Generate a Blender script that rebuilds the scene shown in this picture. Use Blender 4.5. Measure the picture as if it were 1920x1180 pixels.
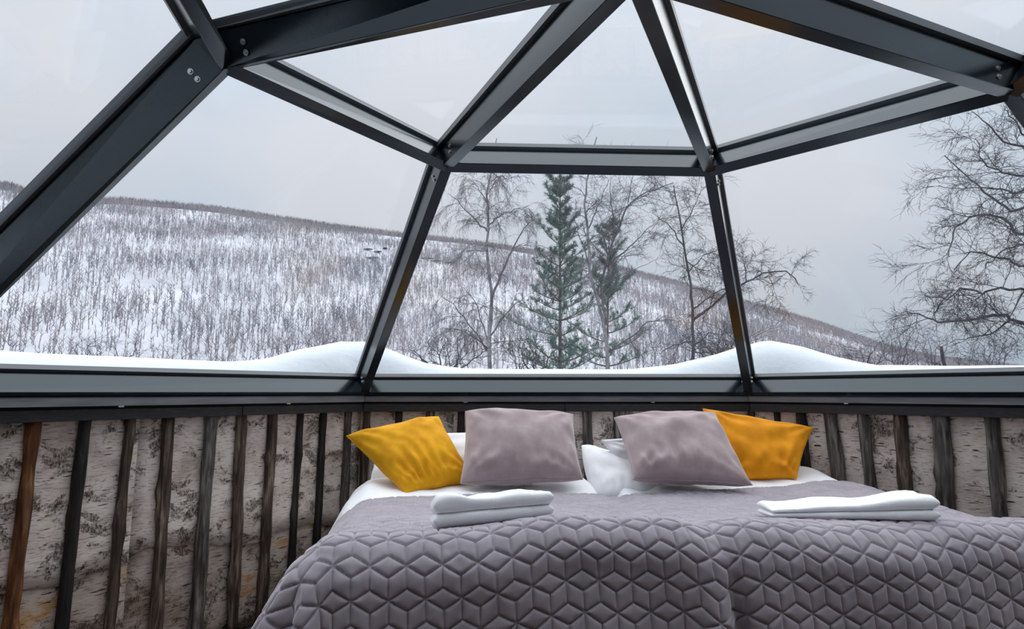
import bpy, bmesh, math, random
import numpy as np
from mathutils import Vector, Matrix, noise

for o in list(bpy.data.objects): bpy.data.objects.remove(o)
sc = bpy.context.scene
COL = sc.collection
random.seed(7); RNG = np.random.default_rng(11)
pi = math.pi

# ------------------------------------------------------------------ camera
F_PX, PITCH = 1100.0, 0.132          # focal length in pixels of a 1920 wide frame; upward tilt
cam = bpy.data.cameras.new('camera'); cam.sensor_width = 36; cam.lens = 36 * F_PX / 1920
cam.clip_start = .02; cam.clip_end = 5000
co = bpy.data.objects.new('camera', cam); COL.objects.link(co)
co.location = (0, 0, 0); co.rotation_euler = (pi / 2 + PITCH, 0, 0)   # eye level = height 0, floor at FLOOR_Z
sc.camera = co
FLOOR_Z = -1.12

# ------------------------------------------------------------------ colour management
sc.view_settings.view_transform = 'Standard'; sc.view_settings.look = 'None'
sc.view_settings.gamma = 1; sc.view_settings.use_curve_mapping = False
sc.view_settings.exposure = 0.0

# ------------------------------------------------------------------ overcast sky
SKY = 0.585
w = bpy.data.worlds.new('overcast_sky'); sc.world = w; w.use_nodes = True
nt = w.node_tree; nt.nodes.clear()
def N(t, kind, **kw):
    n = t.nodes.new(kind)
    for k, v in kw.items(): setattr(n, k, v)
    return n
tc = N(nt, 'ShaderNodeTexCoord'); mp = N(nt, 'ShaderNodeMapping'); mp.inputs['Scale'].default_value = (1, 1, 1.6)
nz = N(nt, 'ShaderNodeTexNoise'); nz.inputs['Scale'].default_value = 1.9; nz.inputs['Detail'].default_value = 4; nz.inputs['Roughness'].default_value = .45
cr = N(nt, 'ShaderNodeValToRGB')
cr.color_ramp.elements[0].position = .36; cr.color_ramp.elements[0].color = (.77, .90, 1.05, 1)
cr.color_ramp.elements[1].position = .64; cr.color_ramp.elements[1].color = (1.0, 1.01, 1.09, 1)
sx = N(nt, 'ShaderNodeSeparateXYZ')
mr = N(nt, 'ShaderNodeMapRange'); mr.inputs['From Min'].default_value = 0; mr.inputs['From Max'].default_value = 1
mr.inputs['To Min'].default_value = .95; mr.inputs['To Max'].default_value = 1.85       # overcast: brighter overhead
mul = N(nt, 'ShaderNodeMath', operation='MULTIPLY'); mul.inputs[1].default_value = SKY
bg = N(nt, 'ShaderNodeBackground'); ow = N(nt, 'ShaderNodeOutputWorld')
L = nt.links.new
L(tc.outputs['Generated'], mp.inputs[0]); L(mp.outputs[0], nz.inputs['Vector']); L(nz.outputs['Fac'], cr.inputs[0])
L(tc.outputs['Generated'], sx.inputs[0]); L(sx.outputs['Z'], mr.inputs['Value']); L(mr.outputs[0], mul.inputs[0])
L(cr.outputs[0], bg.inputs['Color']); L(mul.outputs[0], bg.inputs['Strength']); L(bg.outputs[0], ow.inputs[0])

# veiled sun: very broad, high, slightly ahead of the viewer
sl = bpy.data.lights.new('veiled_sun', 'SUN'); sl.energy = 3.7; sl.angle = math.radians(105); sl.color = (1, .985, .97)
so = bpy.data.objects.new('veiled_sun', sl); COL.objects.link(so); so.rotation_euler = (math.radians(-24), math.radians(6), 0)

# ================================================================== helpers
def at(px, py, Y):
    """point on the sight line through a photo pixel, at distance Y in front of the camera"""
    c, s = math.cos(PITCH), math.sin(PITCH)
    a, b = (px - 960) / F_PX, (590 - py) / F_PX
    dy, dz = c - b * s, s + b * c
    return Vector((a * Y / dy, Y, dz * Y / dy))

def tag(o, label=None, cat=None, group=None, kind=None):
    if label: o['label'] = label
    if cat: o['category'] = cat
    if group: o['group'] = group
    if kind: o['kind'] = kind
    return o

def link(name, me, mat=None, parent=None):
    o = bpy.data.objects.new(name, me); COL.objects.link(o)
    if mat is not None and me is not None and not me.materials: me.materials.append(mat)
    if parent is not None: o.parent = parent
    return o

def empty(name, loc=(0, 0, 0)):
    o = bpy.data.objects.new(name, None); COL.objects.link(o); o.location = loc; o.empty_display_size = .1
    return o

def mesh(name, V, Fc, smooth=False):
    me = bpy.data.meshes.new(name)
    if isinstance(Fc, np.ndarray):
        V = np.asarray(V, dtype=np.float32); n, k = Fc.shape
        me.vertices.add(len(V)); me.vertices.foreach_set('co', V.ravel())
        me.loops.add(n * k); me.loops.foreach_set('vertex_index', Fc.astype(np.int32).ravel())
        me.polygons.add(n); me.polygons.foreach_set('loop_start', np.arange(0, n * k, k, dtype=np.int32))
        me.polygons.foreach_set('loop_total', np.full(n, k, dtype=np.int32))
        me.update(calc_edges=True)
    else:
        me.from_pydata([tuple(v) for v in V], [], Fc); me.update()
    if smooth: me.polygons.foreach_set('use_smooth', [True] * len(me.polygons))
    return me

def local(V, o):      # mesh points from world to a parent's frame (parents are only translated)
    return [Vector(v) - o.location for v in V]

BOXF = [(0, 3, 2, 1), (4, 5, 6, 7), (0, 1, 5, 4), (1, 2, 6, 5), (2, 3, 7, 6), (3, 0, 4, 7)]
def hexa(name, P):    # 8 points: a quad, then the opposite quad
    return mesh(name, P, BOXF)

def bevel(me, wd, seg=2):
    bm = bmesh.new(); bm.from_mesh(me)
    bmesh.ops.recalc_face_normals(bm, faces=bm.faces)
    bmesh.ops.bevel(bm, geom=list(bm.edges), offset=wd, segments=seg, affect='EDGES', profile=.6)
    bm.to_mesh(me); bm.free(); return me

def fixn(me):
    bm = bmesh.new(); bm.from_mesh(me); bmesh.ops.recalc_face_normals(bm, faces=bm.faces); bm.to_mesh(me); bm.free(); return me

def grid_faces(nu, nv, closed_u=False):
    f = []
    for j in range(nv - 1):
        for i in range(nu if closed_u else nu - 1):
            i2 = (i + 1) % nu
            f.append((j * nu + i, j * nu + i2, (j + 1) * nu + i2, (j + 1) * nu + i))
    return np.array(f, dtype=np.int32)

def prisms(P0, P1, R0, R1, sides=3):
    """tapered little prisms between point arrays, as one vertex and face array"""
    P0, P1 = np.asarray(P0, float), np.asarray(P1, float); R0, R1 = np.asarray(R0, float), np.asarray(R1, float)
    D = P1 - P0; D /= np.linalg.norm(D, axis=1, keepdims=True) + 1e-9
    ref = np.where(np.abs(D[:, 2:3]) < .9, np.array([[0, 0, 1.]]), np.array([[1., 0, 0]]))
    A = np.cross(D, ref); A /= np.linalg.norm(A, axis=1, keepdims=True) + 1e-9; B = np.cross(D, A)
    n = len(P0); V = np.zeros((n, 2 * sides, 3))
    for k in range(sides):
        a = 2 * pi * k / sides; off = A * math.cos(a) + B * math.sin(a)
        V[:, k] = P0 + off * R0[:, None]; V[:, sides + k] = P1 + off * R1[:, None]
    F1 = np.array([(k, (k + 1) % sides, sides + (k + 1) % sides, sides + k) for k in range(sides)])
    Fc = (F1[None] + (np.arange(n) * 2 * sides)[:, None, None]).reshape(-1, 4)
    return V.reshape(-1, 3), Fc

def tube(name, pts, rad, sides=8, smooth=True, caps=True):
    pts = [Vector(p) for p in pts]; V = []; m = len(pts); pA = None
    for i, p in enumerate(pts):
        d = (pts[min(i + 1, m - 1)] - pts[max(i - 1, 0)]).normalized()
        if pA is None: pA = d.orthogonal().normalized()
        A = (pA - d * pA.dot(d)).normalized(); pA = A; B = d.cross(A)
        r = rad[i] if hasattr(rad, '__len__') else rad
        for k in range(sides):
            a = 2 * pi * k / sides; V.append(p + (A * math.cos(a) + B * math.sin(a)) * r)
    Fc = [tuple(map(int, f)) for f in grid_faces(sides, m, True)]
    if caps: Fc += [tuple(range(sides - 1, -1, -1)), tuple((m - 1) * sides + k for k in range(sides))]
    return mesh(name, V, Fc, smooth)

# ------------------------------------------------------------------ materials
def mat(name, col=(.5, .5, .5), rough=.5, metal=0, spec=.5, **kw):
    m = bpy.data.materials.new(name); m.use_nodes = True; b = m.node_tree.nodes['Principled BSDF']
    b.inputs['Base Color'].default_value = (*col, 1); b.inputs['Roughness'].default_value = rough
    b.inputs['Metallic'].default_value = metal; b.inputs['Specular IOR Level'].default_value = spec
    for k, v in kw.items(): b.inputs[k].default_value = v
    return m, m.node_tree, b
def noise_node(t, scale, detail=3, rough=.5, vec=None, dist=0):
    n = N(t, 'ShaderNodeTexNoise'); n.inputs['Scale'].default_value = scale; n.inputs['Detail'].default_value = detail
    n.inputs['Roughness'].default_value = rough; n.inputs['Distortion'].default_value = dist
    if vec is not None: t.links.new(vec, n.inputs['Vector'])
    return n
def ramp(t, src, stops):
    r = N(t, 'ShaderNodeValToRGB'); e = r.color_ramp.elements
    while len(e) < len(stops): e.new(.5)
    for x, (p, c) in zip(e, stops): x.position = p; x.color = (*c, 1) if len(c) == 3 else c
    t.links.new(src, r.inputs[0]); return r
def mapping(t, scale=(1, 1, 1), src='Object'):
    c = N(t, 'ShaderNodeTexCoord'); m = N(t, 'ShaderNodeMapping'); m.inputs['Scale'].default_value = scale
    t.links.new(c.outputs[src], m.inputs[0]); return m.outputs[0]
def bump(t, b, h, strength=.3, dist=.01):
    n = N(t, 'ShaderNodeBump'); n.inputs['Strength'].default_value = strength; n.inputs['Distance'].default_value = dist
    t.links.new(h, n.inputs['Height']); t.links.new(n.outputs[0], b.inputs['Normal']); return n
def mix(t, fac, a, b, mode='MIX'):
    n = N(t, 'ShaderNodeMix', data_type='RGBA', blend_type=mode)
    for s, v in ((0, fac), (6, a), (7, b)):
        if hasattr(v, 'links'): t.links.new(v, n.inputs[s])
        elif s == 0: n.inputs[0].default_value = v
        else: n.inputs[s].default_value = (*v, 1)
    return n.outputs[2]

M = {}
# anthracite powder coated aluminium
m, t, b = mat('anthracite_coated_metal', (.006, .011, .016), .19, spec=.6, **{'Specular Tint': (.80, .93, 1.0, 1)}); n = noise_node(t, 260, 2, vec=mapping(t)); bump(t, b, n.outputs[0], .06, .001); M['frame'] = m
m, t, b = mat('dark_rail_metal', (.075, .086, .10), .45, spec=.6); M['rail'] = m
m, t, b = mat('black_rubber', (.004, .004, .005), .6, spec=.2); M['rubber'] = m
m, t, b = mat('steel_bolt', (.55, .55, .55), .3, metal=1); M['bolt'] = m
m, t, b = mat('grey_sill_metal', (.11, .115, .125), .34, spec=.6)
n = noise_node(t, 6, 3, vec=mapping(t, (1, 1, 8))); r = ramp(t, n.outputs[0], [(.35, (.13, .132, .14)), (.7, (.21, .21, .22))]); t.links.new(r.outputs[0], b.inputs['Base Color']); M['sill'] = m
m, t, b = mat('dark_painted_board', (.022, .021, .024), .55)
n = noise_node(t, 30, 4, vec=mapping(t, (1, 1, 6))); r = ramp(t, n.outputs[0], [(.3, (.010, .010, .012)), (.75, (.035, .033, .037))]); t.links.new(r.outputs[0], b.inputs['Base Color']); bump(t, b, n.outputs[0], .2, .002); M['board'] = m
# clear glass: thin pane, mostly transmitting, mirror share from the angle only
m = bpy.data.materials.new('window_glass'); m.use_nodes = True; t = m.node_tree; t.nodes.clear()
fr = N(t, 'ShaderNodeFresnel'); ge = N(t, 'ShaderNodeNewGeometry'); io = N(t, 'ShaderNodeMapRange')
io.inputs['To Min'].default_value = 1.27; io.inputs['To Max'].default_value = 1 / 1.27      # the leaving face mirrors like the entering one
t.links.new(ge.outputs['Backfacing'], io.inputs['Value']); t.links.new(io.outputs[0], fr.inputs['IOR'])
tr = N(t, 'ShaderNodeBsdfTransparent'); tr.inputs['Color'].default_value = (.965, .982, .985, 1)
gl = N(t, 'ShaderNodeBsdfGlossy'); gl.inputs['Roughness'].default_value = .01; gl.inputs['Color'].default_value = (.95, .97, 1, 1)
ms = N(t, 'ShaderNodeMixShader'); ou = N(t, 'ShaderNodeOutputMaterial')
t.links.new(fr.outputs[0], ms.inputs[0]); t.links.new(tr.outputs[0], ms.inputs[1]); t.links.new(gl.outputs[0], ms.inputs[2]); t.links.new(ms.outputs[0], ou.inputs[0]); M['glass'] = m
# snow
m, t, b = mat('snow', (.66, .70, .745), .65, spec=.25)
b.inputs['Subsurface Weight'].default_value = .15; b.inputs['Subsurface Radius'].default_value = (.05, .07, .1); b.inputs['Subsurface Scale'].default_value = .5
v = mapping(t); n = noise_node(t, 7, 6, .6, v); bump(t, b, n.outputs[0], .35, .03); M['snow'] = m
m, t, b = mat('hillside_snow', (.80, .82, .86), .9, spec=.1)
n = noise_node(t, .035, 6, .65, mapping(t)); r = ramp(t, n.outputs[0], [(.30, (.42, .43, .48)), (.55, (.60, .61, .66)), (.75, (.74, .74, .78))]); t.links.new(r.outputs[0], b.inputs['Base Color']); M['hill'] = m
m, t, b = mat('hazed_hill_tree_bark', (.17, .165, .18), .9, spec=.05)
n = noise_node(t, .05, 3, .5, mapping(t)); r = ramp(t, n.outputs[0], [(.35, (.19, .20, .24)), (.6, (.32, .29, .31))]); t.links.new(r.outputs[0], b.inputs['Base Color']); M['hilltree'] = m  # pale low-contrast greys: distance haze is put into the bark colour
m, t, b = mat('ridge_tree_bark', (.10, .08, .09), .9, spec=.05); M['ridgetree'] = m
m, t, b = mat('dark_rock', (.06, .06, .07), .9); M['rock'] = m
def bark(name, c1, c2, sc_=30):
    m, t, b = mat(name, c1, .85, spec=.2); n = noise_node(t, sc_, 4, .6, mapping(t, (1, 1, .3)))
    r = ramp(t, n.outputs[0], [(.38, c1), (.62, c2)]); t.links.new(r.outputs[0], b.inputs['Base Color']); bump(t, b, n.outputs[0], .4, .01); M[name] = m
bark('birch_trunk_bark', (.12, .11, .12), (.34, .32, .33), 9); bark('birch_twig_bark', (.10, .09, .105), (.18, .16, .175)); bark('dark_twig_bark', (.05, .045, .053), (.10, .09, .098)); bark('pine_bark', (.10, .075, .07), (.19, .15, .14))
m, t, b = mat('pine_needles', (.10, .16, .14), .75, spec=.2)
n = noise_node(t, 5, 3, .5, mapping(t)); r = ramp(t, n.outputs[0], [(.35, (.10, .16, .145)), (.65, (.23, .31, .27))]); t.links.new(r.outputs[0], b.inputs['Base Color']); M['needles'] = m

# birch bark sheet (uv in metres along the wall and up)
def birch_sheet(name, warm):
    m, t, b = mat(name, (.5, .46, .44), .78, spec=.2)
    uv = N(t, 'ShaderNodeUVMap'); oi = N(t, 'ShaderNodeObjectInfo')
    def mp_(s):
        q = N(t, 'ShaderNodeMapping'); q.inputs['Scale'].default_value = s; t.links.new(uv.outputs[0], q.inputs[0])
        cb = N(t, 'ShaderNodeCombineXYZ'); ml = N(t, 'ShaderNodeMath', operation='MULTIPLY'); ml.inputs[1].default_value = 37
        t.links.new(oi.outputs['Random'], ml.inputs[0]); t.links.new(ml.outputs[0], cb.inputs[2])
        ad = N(t, 'ShaderNodeVectorMath', operation='ADD'); t.links.new(q.outputs[0], ad.inputs[0]); t.links.new(cb.outputs[0], ad.inputs[1]); return ad.outputs[0]
    base = noise_node(t, 5.5, 5, .6, mp_((1, 1.3, 1)))
    if warm: rb = ramp(t, base.outputs[0], [(.33, (.30, .23, .18)), (.45, (.44, .36, .31)), (.56, (.56, .48, .43)), (.66, (.50, .28, .12))])
    else: rb = ramp(t, base.outputs[0], [(.33, (.52, .43, .37)), (.46, (.72, .62, .56)), (.60, (.86, .77, .71)), (.74, (.70, .58, .40))])
    fine = noise_node(t, 90, 3, .6, mp_((.35, 1.6, 1)))
    rf = ramp(t, fine.outputs[0], [(.34, (.60, .57, .55)), (.48, (1, 1, 1))])
    c = mix(t, .75, rb.outputs[0], rf.outputs[0], 'MULTIPLY')
    dash = noise_node(t, 38, 2, .4, mp_((.42, 3.3, 1)))
    rd = ramp(t, dash.outputs[0], [(.655, (0, 0, 0)), (.70, (1, 1, 1))])
    c = mix(t, rd.outputs[0], c, (.045, .035, .035))
    big = noise_node(t, 6.5, 6, .74, mp_((1, 1.25, 1)), .4)
    rg = ramp(t, big.outputs[0], [(.525, (0, 0, 0)), (.575, (1, 1, 1))])
    brk = noise_node(t, 95, 3, .7, mp_((2.0, .7, 1)))
    rk = ramp(t, brk.outputs[0], [(.42, (1, 1, 1)), (.60, (.30, .30, .30))])
    pm = mix(t, 1, rg.outputs[0], rk.outputs[0], 'MULTIPLY')
    c = mix(t, pm, c, (.085, .062, .045))
    t.links.new(c, b.inputs['Base Color'])
    sm = N(t, 'ShaderNodeMath', operation='ADD'); t.links.new(rf.outputs[0], sm.inputs[0]); t.links.new(pm, sm.inputs[1]); bump(t, b, sm.outputs[0], .5, .004)
    M[name] = m
birch_sheet('birch_bark_pale', False); birch_sheet('birch_bark_tan', True)
def post_mat(name, c1, c2, c3):
    m, t, b = mat(name, c1, .62, spec=.3); v = mapping(t, (1, 1, .09)); n = noise_node(t, 55, 4, .6, v, .6)
    n2 = noise_node(t, 5, 3, .5, mapping(t, (1, 1, .6)))
    r = ramp(t, n.outputs[0], [(.32, c1), (.52, c2), (.72, c3)])
    r2 = ramp(t, n2.outputs[0], [(.32, (.30, .26, .25)), (.55, (1, 1, 1))])
    c = mix(t, .85, r.outputs[0], r2.outputs[0], 'MULTIPLY'); t.links.new(c, b.inputs['Base Color']); bump(t, b, n.outputs[0], 1.0, .012); M[name] = m
post_mat('orange_pole_wood', (.08, .028, .010), (.26, .10, .032), (.55, .30, .15))
post_mat('black_pole_wood', (.008, .007, .007), (.022, .018, .016), (.07, .055, .045))
post_mat('brown_pole_wood', (.022, .016, .012), (.10, .070, .052), (.34, .26, .20))
post_mat('grey_pole_wood', (.028, .025, .022), (.12, .105, .095), (.35, .32, .28))
# textiles
def cloth(name, c1, c2, rough, sheen, bs=.25, fs=900, tint=(1, 1, 1)):
    m, t, b = mat(name, c1, rough, spec=.15); v = mapping(t); n = noise_node(t, 11, 4, .6, v); r = ramp(t, n.outputs[0], [(.35, c1), (.65, c2)])
    t.links.new(r.outputs[0], b.inputs['Base Color']); b.inputs['Sheen Weight'].default_value = sheen; b.inputs['Sheen Roughness'].default_value = .35
    b.inputs['Sheen Tint'].default_value = (*tint, 1)
    f = noise_node(t, fs, 2, .5, v); bump(t, b, f.outputs[0], bs, .001); M[name] = m
cloth('white_cotton', (.84, .85, .88), (.90, .91, .93), .85, .1)
cloth('white_terry', (.86, .87, .90), (.93, .94, .96), .95, .3, .9, 420)
cloth('grey_velvet_quilt', (.28, .255, .29), (.34, .31, .35), .8, 1.0, .15, 700, (.97, .93, 1))
cloth('taupe_velvet', (.34, .265, .27), (.43, .345, .35), .8, .7, .15, 700, (1, .92, .95))
cloth('mustard_velvet', (.68, .30, .008), (.83, .40, .012), .75, .3, .15, 700, (1, .75, .25))
cloth('orange_velvet', (.66, .24, .006), (.80, .31, .008), .75, .3, .15, 700, (1, .65, .2))
m, t, b = mat('mattress_ticking', (.70, .70, .72), .9); M['mattress'] = m
m, t, b = mat('floor_planks', (.12, .08, .055), .45)
n = noise_node(t, 12, 4, .6, mapping(t, (1, .08, 1))); r = ramp(t, n.outputs[0], [(.3, (.06, .04, .028)), (.7, (.17, .12, .085))]); t.links.new(r.outputs[0], b.inputs['Base Color']); M['floor'] = m
m, t, b = mat('dark_bed_wood', (.05, .035, .028), .5); M['bedwood'] = m

# ================================================================== plan of the dome
CX, CY = .2987, 1.3084
ring = {'E': (-.8314, 1.6165, .9426), 'A': (-.2739, 2.3787, .9426), 'B': (.8523, 2.432, .9426), 'F': (1.5875, 1.7646, .9426), 'H': (-.6581, .6325, .9426)}
base = {'E': (-1.9936, 1.9044, -.0161), 'A': (-.8594, 3.4347, -.0161), 'B': (1.3865, 3.4685, -.0161), 'F': (2.5531, 2.1065, -.0161)}
def pol(r, a, z): return (CX + r * math.sin(a), CY + r * math.cos(a), z)
ring['L'] = pol(1.30, 2.12, .9426); ring['K'] = pol(1.22, 3.02, .9426)
base['H'] = pol(2.4, -2.12, -.0161); base['K'] = pol(2.4, 3.02, -.0161); base['L'] = pol(2.4, 2.12, -.0161)
order = ['E', 'A', 'B', 'F', 'L', 'K', 'H']
APEX = Vector((CX, CY, .9906))
def radial(p): d = Vector((p[0] - CX, p[1] - CY, 0)); return d.normalized()
def nrm(kind, k):
    if kind == 'apex': return Vector((0, 0, 1))
    if k == 'E': return Vector((-.62, -.25, .74)).normalized() if kind == 'ring' else Vector((-.76, -.06, .65)).normalized()      # this rib is set edge-on, its deep web turned to the room
    if kind == 'ring': return (radial(ring[k]) * math.sin(math.radians(38)) + Vector((0, 0, math.cos(math.radians(38)))))
    return (radial(base[k]) * math.sin(math.radians(47)) + Vector((0, 0, math.cos(math.radians(47)))))
def node(kind, k):
    p = APEX if kind == 'apex' else Vector(ring[k] if kind == 'ring' else base[k])
    return p, nrm(kind, k)

frame = empty('ceiling_frame', (CX, CY, 0)); tag(frame, 'dark anthracite metal beams carrying the faceted glass dome above the bed', kind='structure')
BW, BD, RD0, RD1, RW = .047, .113, .119, .147, .074
bolt_me = None
def make_bolt():
    bm = bmesh.new(); bmesh.ops.create_cone(bm, cap_ends=True, segments=12, radius1=.0088, radius2=.0088, depth=.003)
    bmesh.ops.create_cone(bm, cap_ends=True, segments=12, radius1=.0062, radius2=.0045, depth=.006, matrix=Matrix.Translation((0, 0, .003)))
    me = bpy.data.meshes.new('bolt'); bm.to_mesh(me); bm.free(); me.materials.append(M['bolt']); return me
bolt_me = make_bolt()
def section(P, n, t, w_, d0, d1):
    return [P - t * w_ / 2 + n * d0, P + t * w_ / 2 + n * d0, P + t * w_ / 2 + n * d1, P - t * w_ / 2 + n * d1]
def beam(a, b, bolts=True):
    P0, n0 = node(*a); P1, n1 = node(*b)
    e = (P1 - P0).normalized(); L_ = (P1 - P0).length
    def fr_(P, n):
        n = (n - e * n.dot(e)).normalized(); return n, e.cross(n).normalized()
    m0, t0 = fr_(P0, n0); m1, t1 = fr_(P1, n1)
    def prism(w_, d0, d1, nm, cut=0.0):
        # the ends follow the node axes so that neighbouring beams meet in a mitre
        S0 = section(P0 + e * cut, n0, t0, w_, d0, d1); S1 = section(P1 - e * cut, n1, t1, w_, d0, d1)
        return fixn(hexa(nm, local(S0 + S1, frame)))
    o = link('beam', bevel(prism(BW, 0, BD, 'beam'), .0016, 1), M['frame'], frame)
    link('gasket', prism(.034, BD, RD0, 'gasket'), M['rubber'], o)
    link('glazing_rail', prism(RW, RD0, RD1, 'glazing_rail', .0), M['rail'], o)
    if bolts:
        for (P, m_, t_, sg) in ((P0, m0, t0, 1), (P1, m1, t1, -1)):
            for side in (-1, 1):
                for dd in (.030, .058):
                    bo = link('bolt', bolt_me, None, o)
                    dist = .085
                    mm = m0.lerp(m1, dist / L_ if sg > 0 else 1 - dist / L_).normalized(); tt = e.cross(mm).normalized()
                    pos = P + e * sg * dist + mm * dd + tt * side * (BW / 2 + .0005)
                    zz = tt * side; xx = mm; yy = zz.cross(xx)
                    R = Matrix((xx, yy, zz)).transposed().to_4x4()
                    bo.matrix_local = Matrix.Translation(pos - frame.location) @ R
    return o
n_ = len(order)
for i, k in enumerate(order):
    k2 = order[(i + 1) % n_]
    beam(('apex', ''), ('ring', k)); beam(('ring', k), ('ring', k2), False); beam(('ring', k), ('base', k)); beam(('base', k), ('base', k2), False)
# glass panes
def pane(idx, nodes):
    P = [node(*q)[0] + node(*q)[1] * (RD0 + .004) for q in nodes]; Q = [node(*q)[0] + node(*q)[1] * (RD0 + .009) for q in nodes]
    k = len(P); V = P + Q
    Fc = [tuple(range(k - 1, -1, -1)), tuple(range(k, 2 * k))] + [(i, (i + 1) % k, k + (i + 1) % k, k + i) for i in range(k)]
    me = mesh('window', V, Fc[:1] if False else Fc)
    rear = all(q[1] in ('L', 'K', 'H') or q[0] == 'apex' for q in nodes) and len(nodes) == 4
    o = link('ceiling_panel' if rear else 'window_%d' % idx, fixn(me), M['bedwood'] if rear else M['glass']); tag(o, kind='structure'); return o
idx = 1
for i, k in enumerate(order):
    k2 = order[(i + 1) % n_]
    pane(idx, [('ring', k), ('base', k), ('base', k2), ('ring', k2)]); idx += 1
    pane(idx, [('apex', ''), ('ring', k), ('ring', k2)]); idx += 1

# ================================================================== walls, trims, floor
names = {('E', 'A'): 'wall_left', ('A', 'B'): 'wall_front', ('B', 'F'): 'wall_right', ('F', 'L'): 'wall_right_rear', ('L', 'K'): 'wall_rear_right', ('K', 'H'): 'wall_rear_left', ('H', 'E'): 'wall_left_rear'}
def bP(k, out=0.0, z=0.0):      # base corner pushed outward (mitre approximated along the radius)
    p = Vector(base[k]); r = radial(base[k]); q = p + r * (out / math.cos(pi / 7)); q.z = z; return q
def ringprism(nm, k, k2, o0, o1, z0, z1, parent, mt):
    P = [bP(k, o0, z0), bP(k2, o0, z0), bP(k2, o1, z0), bP(k, o1, z0), bP(k, o0, z1), bP(k2, o0, z1), bP(k2, o1, z1), bP(k, o1, z1)]
    return link(nm, fixn(hexa(nm, local(P, parent))), mt, parent)
WOUT = .062                      # the bark face stands this far outside the beam line
WALL_TOP = -.108
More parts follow.
